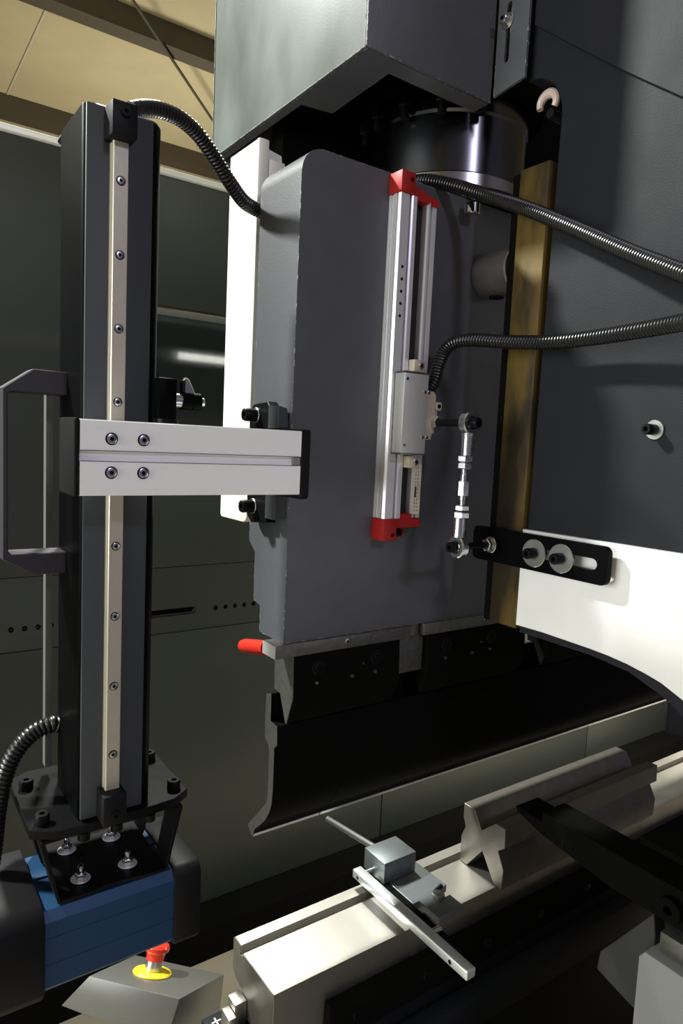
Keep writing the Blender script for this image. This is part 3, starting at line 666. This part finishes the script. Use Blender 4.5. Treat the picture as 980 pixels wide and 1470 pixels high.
for q in ((.400, .4178, .756, .778, .6505, .690), (.400, .4178, .705, .722, .6505, .676), (.388, .399, .748, .772, .6505, .6800)):
    part('step_block', box(NB(), *q, .001), 'ground_steel', t, 'small bright steel step block')
t = thing('die_block', 'ground steel multi V die block with V notches on each side', 'die', (1.05, .723, .7455))
dv = [(.7560, .7455), (.7240, .7880), (.6950, .7455), (.6790, .7455), (.6775, .7800), (.6909, .8055), (.6780, .8168), (.6796, .8485), (.6999, .8485), (.7286, .8220), (.7464, .8500), (.7705, .8500), (.7705, .8250), (.7645, .8114), (.7724, .7900), (.7724, .7455)]
part('die_body', prism(NB(), dv, 'x', .833, 1.275, .0008), 'die_steel', t)
# ------------------------------------------------------------------ gauge on the rail
t = thing('setting_gauge', 'grey steel stop gauge block clamped on the die rail', 'gauge', (.70, .74, .7455))
part('tall_block', box(NB(), .659, .724, .7660, .8180, .7660, .8000, .001), 'gauge_steel', t)
part('base_plate', prism(NB(), [(.6820, .6640), (.7330, .6640), (.7330, .6950), (.7210, .6950), (.7210, .7080), (.7450, .7150), (.7420, .8160), (.6700, .8160), (.6700, .7080), (.6820, .7080)], 'z', .7540, .7655, .0006), 'gauge_steel', t)
part('foot', box(NB(), .684, .730, .700, .7720, .7455, .7538), 'gauge_steel', t)
cl = part('clamp_tab', prism(NB(), [(.7040, .7656), (.7180, .7656), (.7180, .7740), (.7040, .7740)], 'y', .690, .7060, .001), 'steel', t)
part('clamp_knob', rod(NB(), (.7120, .7065, .7700), (.7260, .7065, .7760), .0035, 12), 'black_steel', cl)
part('side_rod', rod(NB(), (.690, .8182, .7850), (.690, .9700, .7640), .0052, 18, .001), 'steel', t, 'thin round steel rod')
t = thing('gauge_bar', 'square bright steel bar lying across the die rail beside the gauge block', 'bar', (.634, .68, .768))
part('bar', box(NB(), .626, .6425, .5545, .8050, .7680, .7820, .0022, 3), 'bar_steel', t)
for y in (.790, .585): part('bar_screw', socket_bm((.626, y, .7750), (-1, 0, 0), .0032, .0006), 'chrome', t)
for y, x1 in ((.795, .6588), (.640, .6600)): part('dowel', rod(NB(), (.6426, y, .7740), (x1, y, .7740), .0042, 14), 'steel', t)
single('black_bar', box(NB(), .6604, .6685, .6050, .8150, .7540, .7655, .001), 'tool_black', 'black steel strip between the bright bar and gauge block', 'bar')

# ------------------------------------------------------------------ back gauge finger
t = thing('gauge_finger', 'black stepped back gauge finger reaching over the die', 'stop finger', (.88, .5, .86))
fp = [(.6726, .8775), (.6760, .8850), (.6250, .8850), (.6250, .9000), (.20, .9000), (.20, .8480), (.5055, .8480), (.6240, .8640)]
part('finger_arm', prism(NB(), fp, 'x', .850, .905, .001), 'tool_black', t)
for y in (.600, .585): part('scribe_mark', box(NB(), .8494, .8499, y-.0012, y+.0012, .862, .875), 'dark_hole', t)
part('carrier', box(NB(), .906, 1.06, .24, .50, .838, .910, .004), 'tool_black', t)
part('side_knob', ring(NB(), (.8498, .415, .872), (-1, 0, 0), .006, .016, .012), 'tool_black', t)
for y, z in ((.37, .884), (.385, .862)): screw(t, (.8498, y, z), (-1, 0, 0), .004, .003, 'steel')
t = thing('gauge_gearbox', 'pale grey cast housing with chamfered top under the gauge finger', 'housing', (.88, .33, .5))
part('housing_body', prism(NB(), [(.4420, .30), (.4427, .795), (.4350, .8060), (.15, .8060), (.15, .30)], 'x', .829, .930, .003, 2), 'light_grey', t)
part('top_pad', box(NB(), .845, .900, .380, .425, .8090, .8350, .001), 'tool_dark', t)
single('gauge_channel', prism(NB(), [(.5096, .7469), (.4388, .8496), (.4340, .8211), (.4350, .7100), (.4500, .7000), (.5125, .7182)], 'x', .850, .875, .001), 'dim_grey', 'dim grey angled channel plate beside the pale housing', 'channel')
single('gauge_traverse', box(NB(), .935, 2.2, .22, .40, .55, .74, .004), 'bed_paint', 'black traverse beam carrying the back gauge housing', 'beam')

# sheet screen added out of view, blocks rear light from the lower tooling
t = thing('rear_light_screen', 'black sheet screen added behind the back gauge to block rear light', 'light screen', (1.5, .07, FL))
for k in range(3): part('screen_sheet', box(NB(), .76+k*.5, 1.256+k*.5, .06, .063, FL+.05, 1.05, .001), 'bed_paint', t)
for x in (.758, 1.258, 1.758, 2.258): part('upright', box(NB(), x-.012, x+.012, .064, .09, FL, 1.06, .001), 'bed_paint', t)

# ================================================================== E-STOP CONSOLE
t = thing('stop_console', 'grey sheet metal console with sloping top carrying the emergency stop', 'console', (.37, .95, FL))
A, B, C_, D = Vector((.2704, .9824, .63)), Vector((.3690, .8697, .63)), Vector((.4768, .9420, .57)), Vector((.3677, 1.0604, .57))
A2, B2 = Vector((.235, 1.0059, .580)), Vector((.350, .875, .56)); C2, D2 = Vector((.47, .942, .49)), Vector((.345, 1.075, .49))
bm = NB(); v = [bm.verts.new(p) for p in (A, B, C_, D, A2, B2, C2, D2)]
for f in ((0,1,2,3),(7,6,5,4),(0,4,5,1),(1,5,6,2),(2,6,7,3),(3,7,4,0)): bm.faces.new([v[i] for i in f])
bmesh.ops.recalc_face_normals(bm, faces=bm.faces[:])
bmesh.ops.bevel(bm, geom=bm.edges[:], offset=.002, segments=2, profile=.5, affect='EDGES')
part('housing', bm, 'console_grey', t)
part('pedestal', rod(NB(), (.36, .975, FL), (.36, .975, .52), .03, 24), 'bed_paint', t)
part('pedestal_foot', lathe(NB(), (.36, .975, FL+.0005), (0, 0, 1), [(0, 0), (.15, 0), (.15, .012), (0, .015)], 32), 'bed_paint', t)
nrm = (B-A).cross(C_-B).normalized()
if nrm.z < 0: nrm = -nrm
ec = A*.25 + B*.25 + C_*.25 + D*.25 + (D-C_).normalized()*.010 + nrm*.0006
t = thing('emergency_stop', 'red mushroom emergency stop button on a yellow ring', 'button', ec)
part('ring_plate', lathe(NB(), ec, nrm, [(0, 0), (.030, 0), (.0305, .002), (.029, .004), (.012, .0045), (0, .0045)], 40), 'yellow_plastic', t, 'yellow backing ring')
part('collar', lathe(NB(), ec + nrm*.0047, nrm, [(0, 0), (.0135, 0), (.0135, .014), (0, .014)], 28), 'steel', t)
part('button_head', lathe(NB(), ec + nrm*.0189, nrm, [(0, 0), (.0135, 0), (.015, .010), (.0195, .014), (.0205, .019), (.018, .0225), (.009, .0245), (0, .025)], 36), 'red_rubber', t, 'red mushroom head')

# ------------------------------------------------------------------ tube lamp in the bay behind the photographer
t = thing('tube_lamp', 'white fluorescent tube lamp hanging in the rear bay of the hall', 'lamp', (2.9, -2.5, 2.2))
part('tube', rod(NB(), (2.45, -2.5, 2.19), (3.45, -2.5, 2.19), .028, 16), 'tube_glow', t)
part('housing', box(NB(), 2.40, 3.50, -2.56, -2.44, 2.225, 2.275, .004), 'white_paint', t)
for x in (2.43, 3.47):
    part('end_holder', box(NB(), x-.018, x+.018, -2.53, -2.47, 2.155, 2.224, .002), 'white_paint', t)
    part('hanger', rod(NB(), (x, -2.5, 2.2755), (x, -2.5, 4.199), .004, 8), 'steel', t)
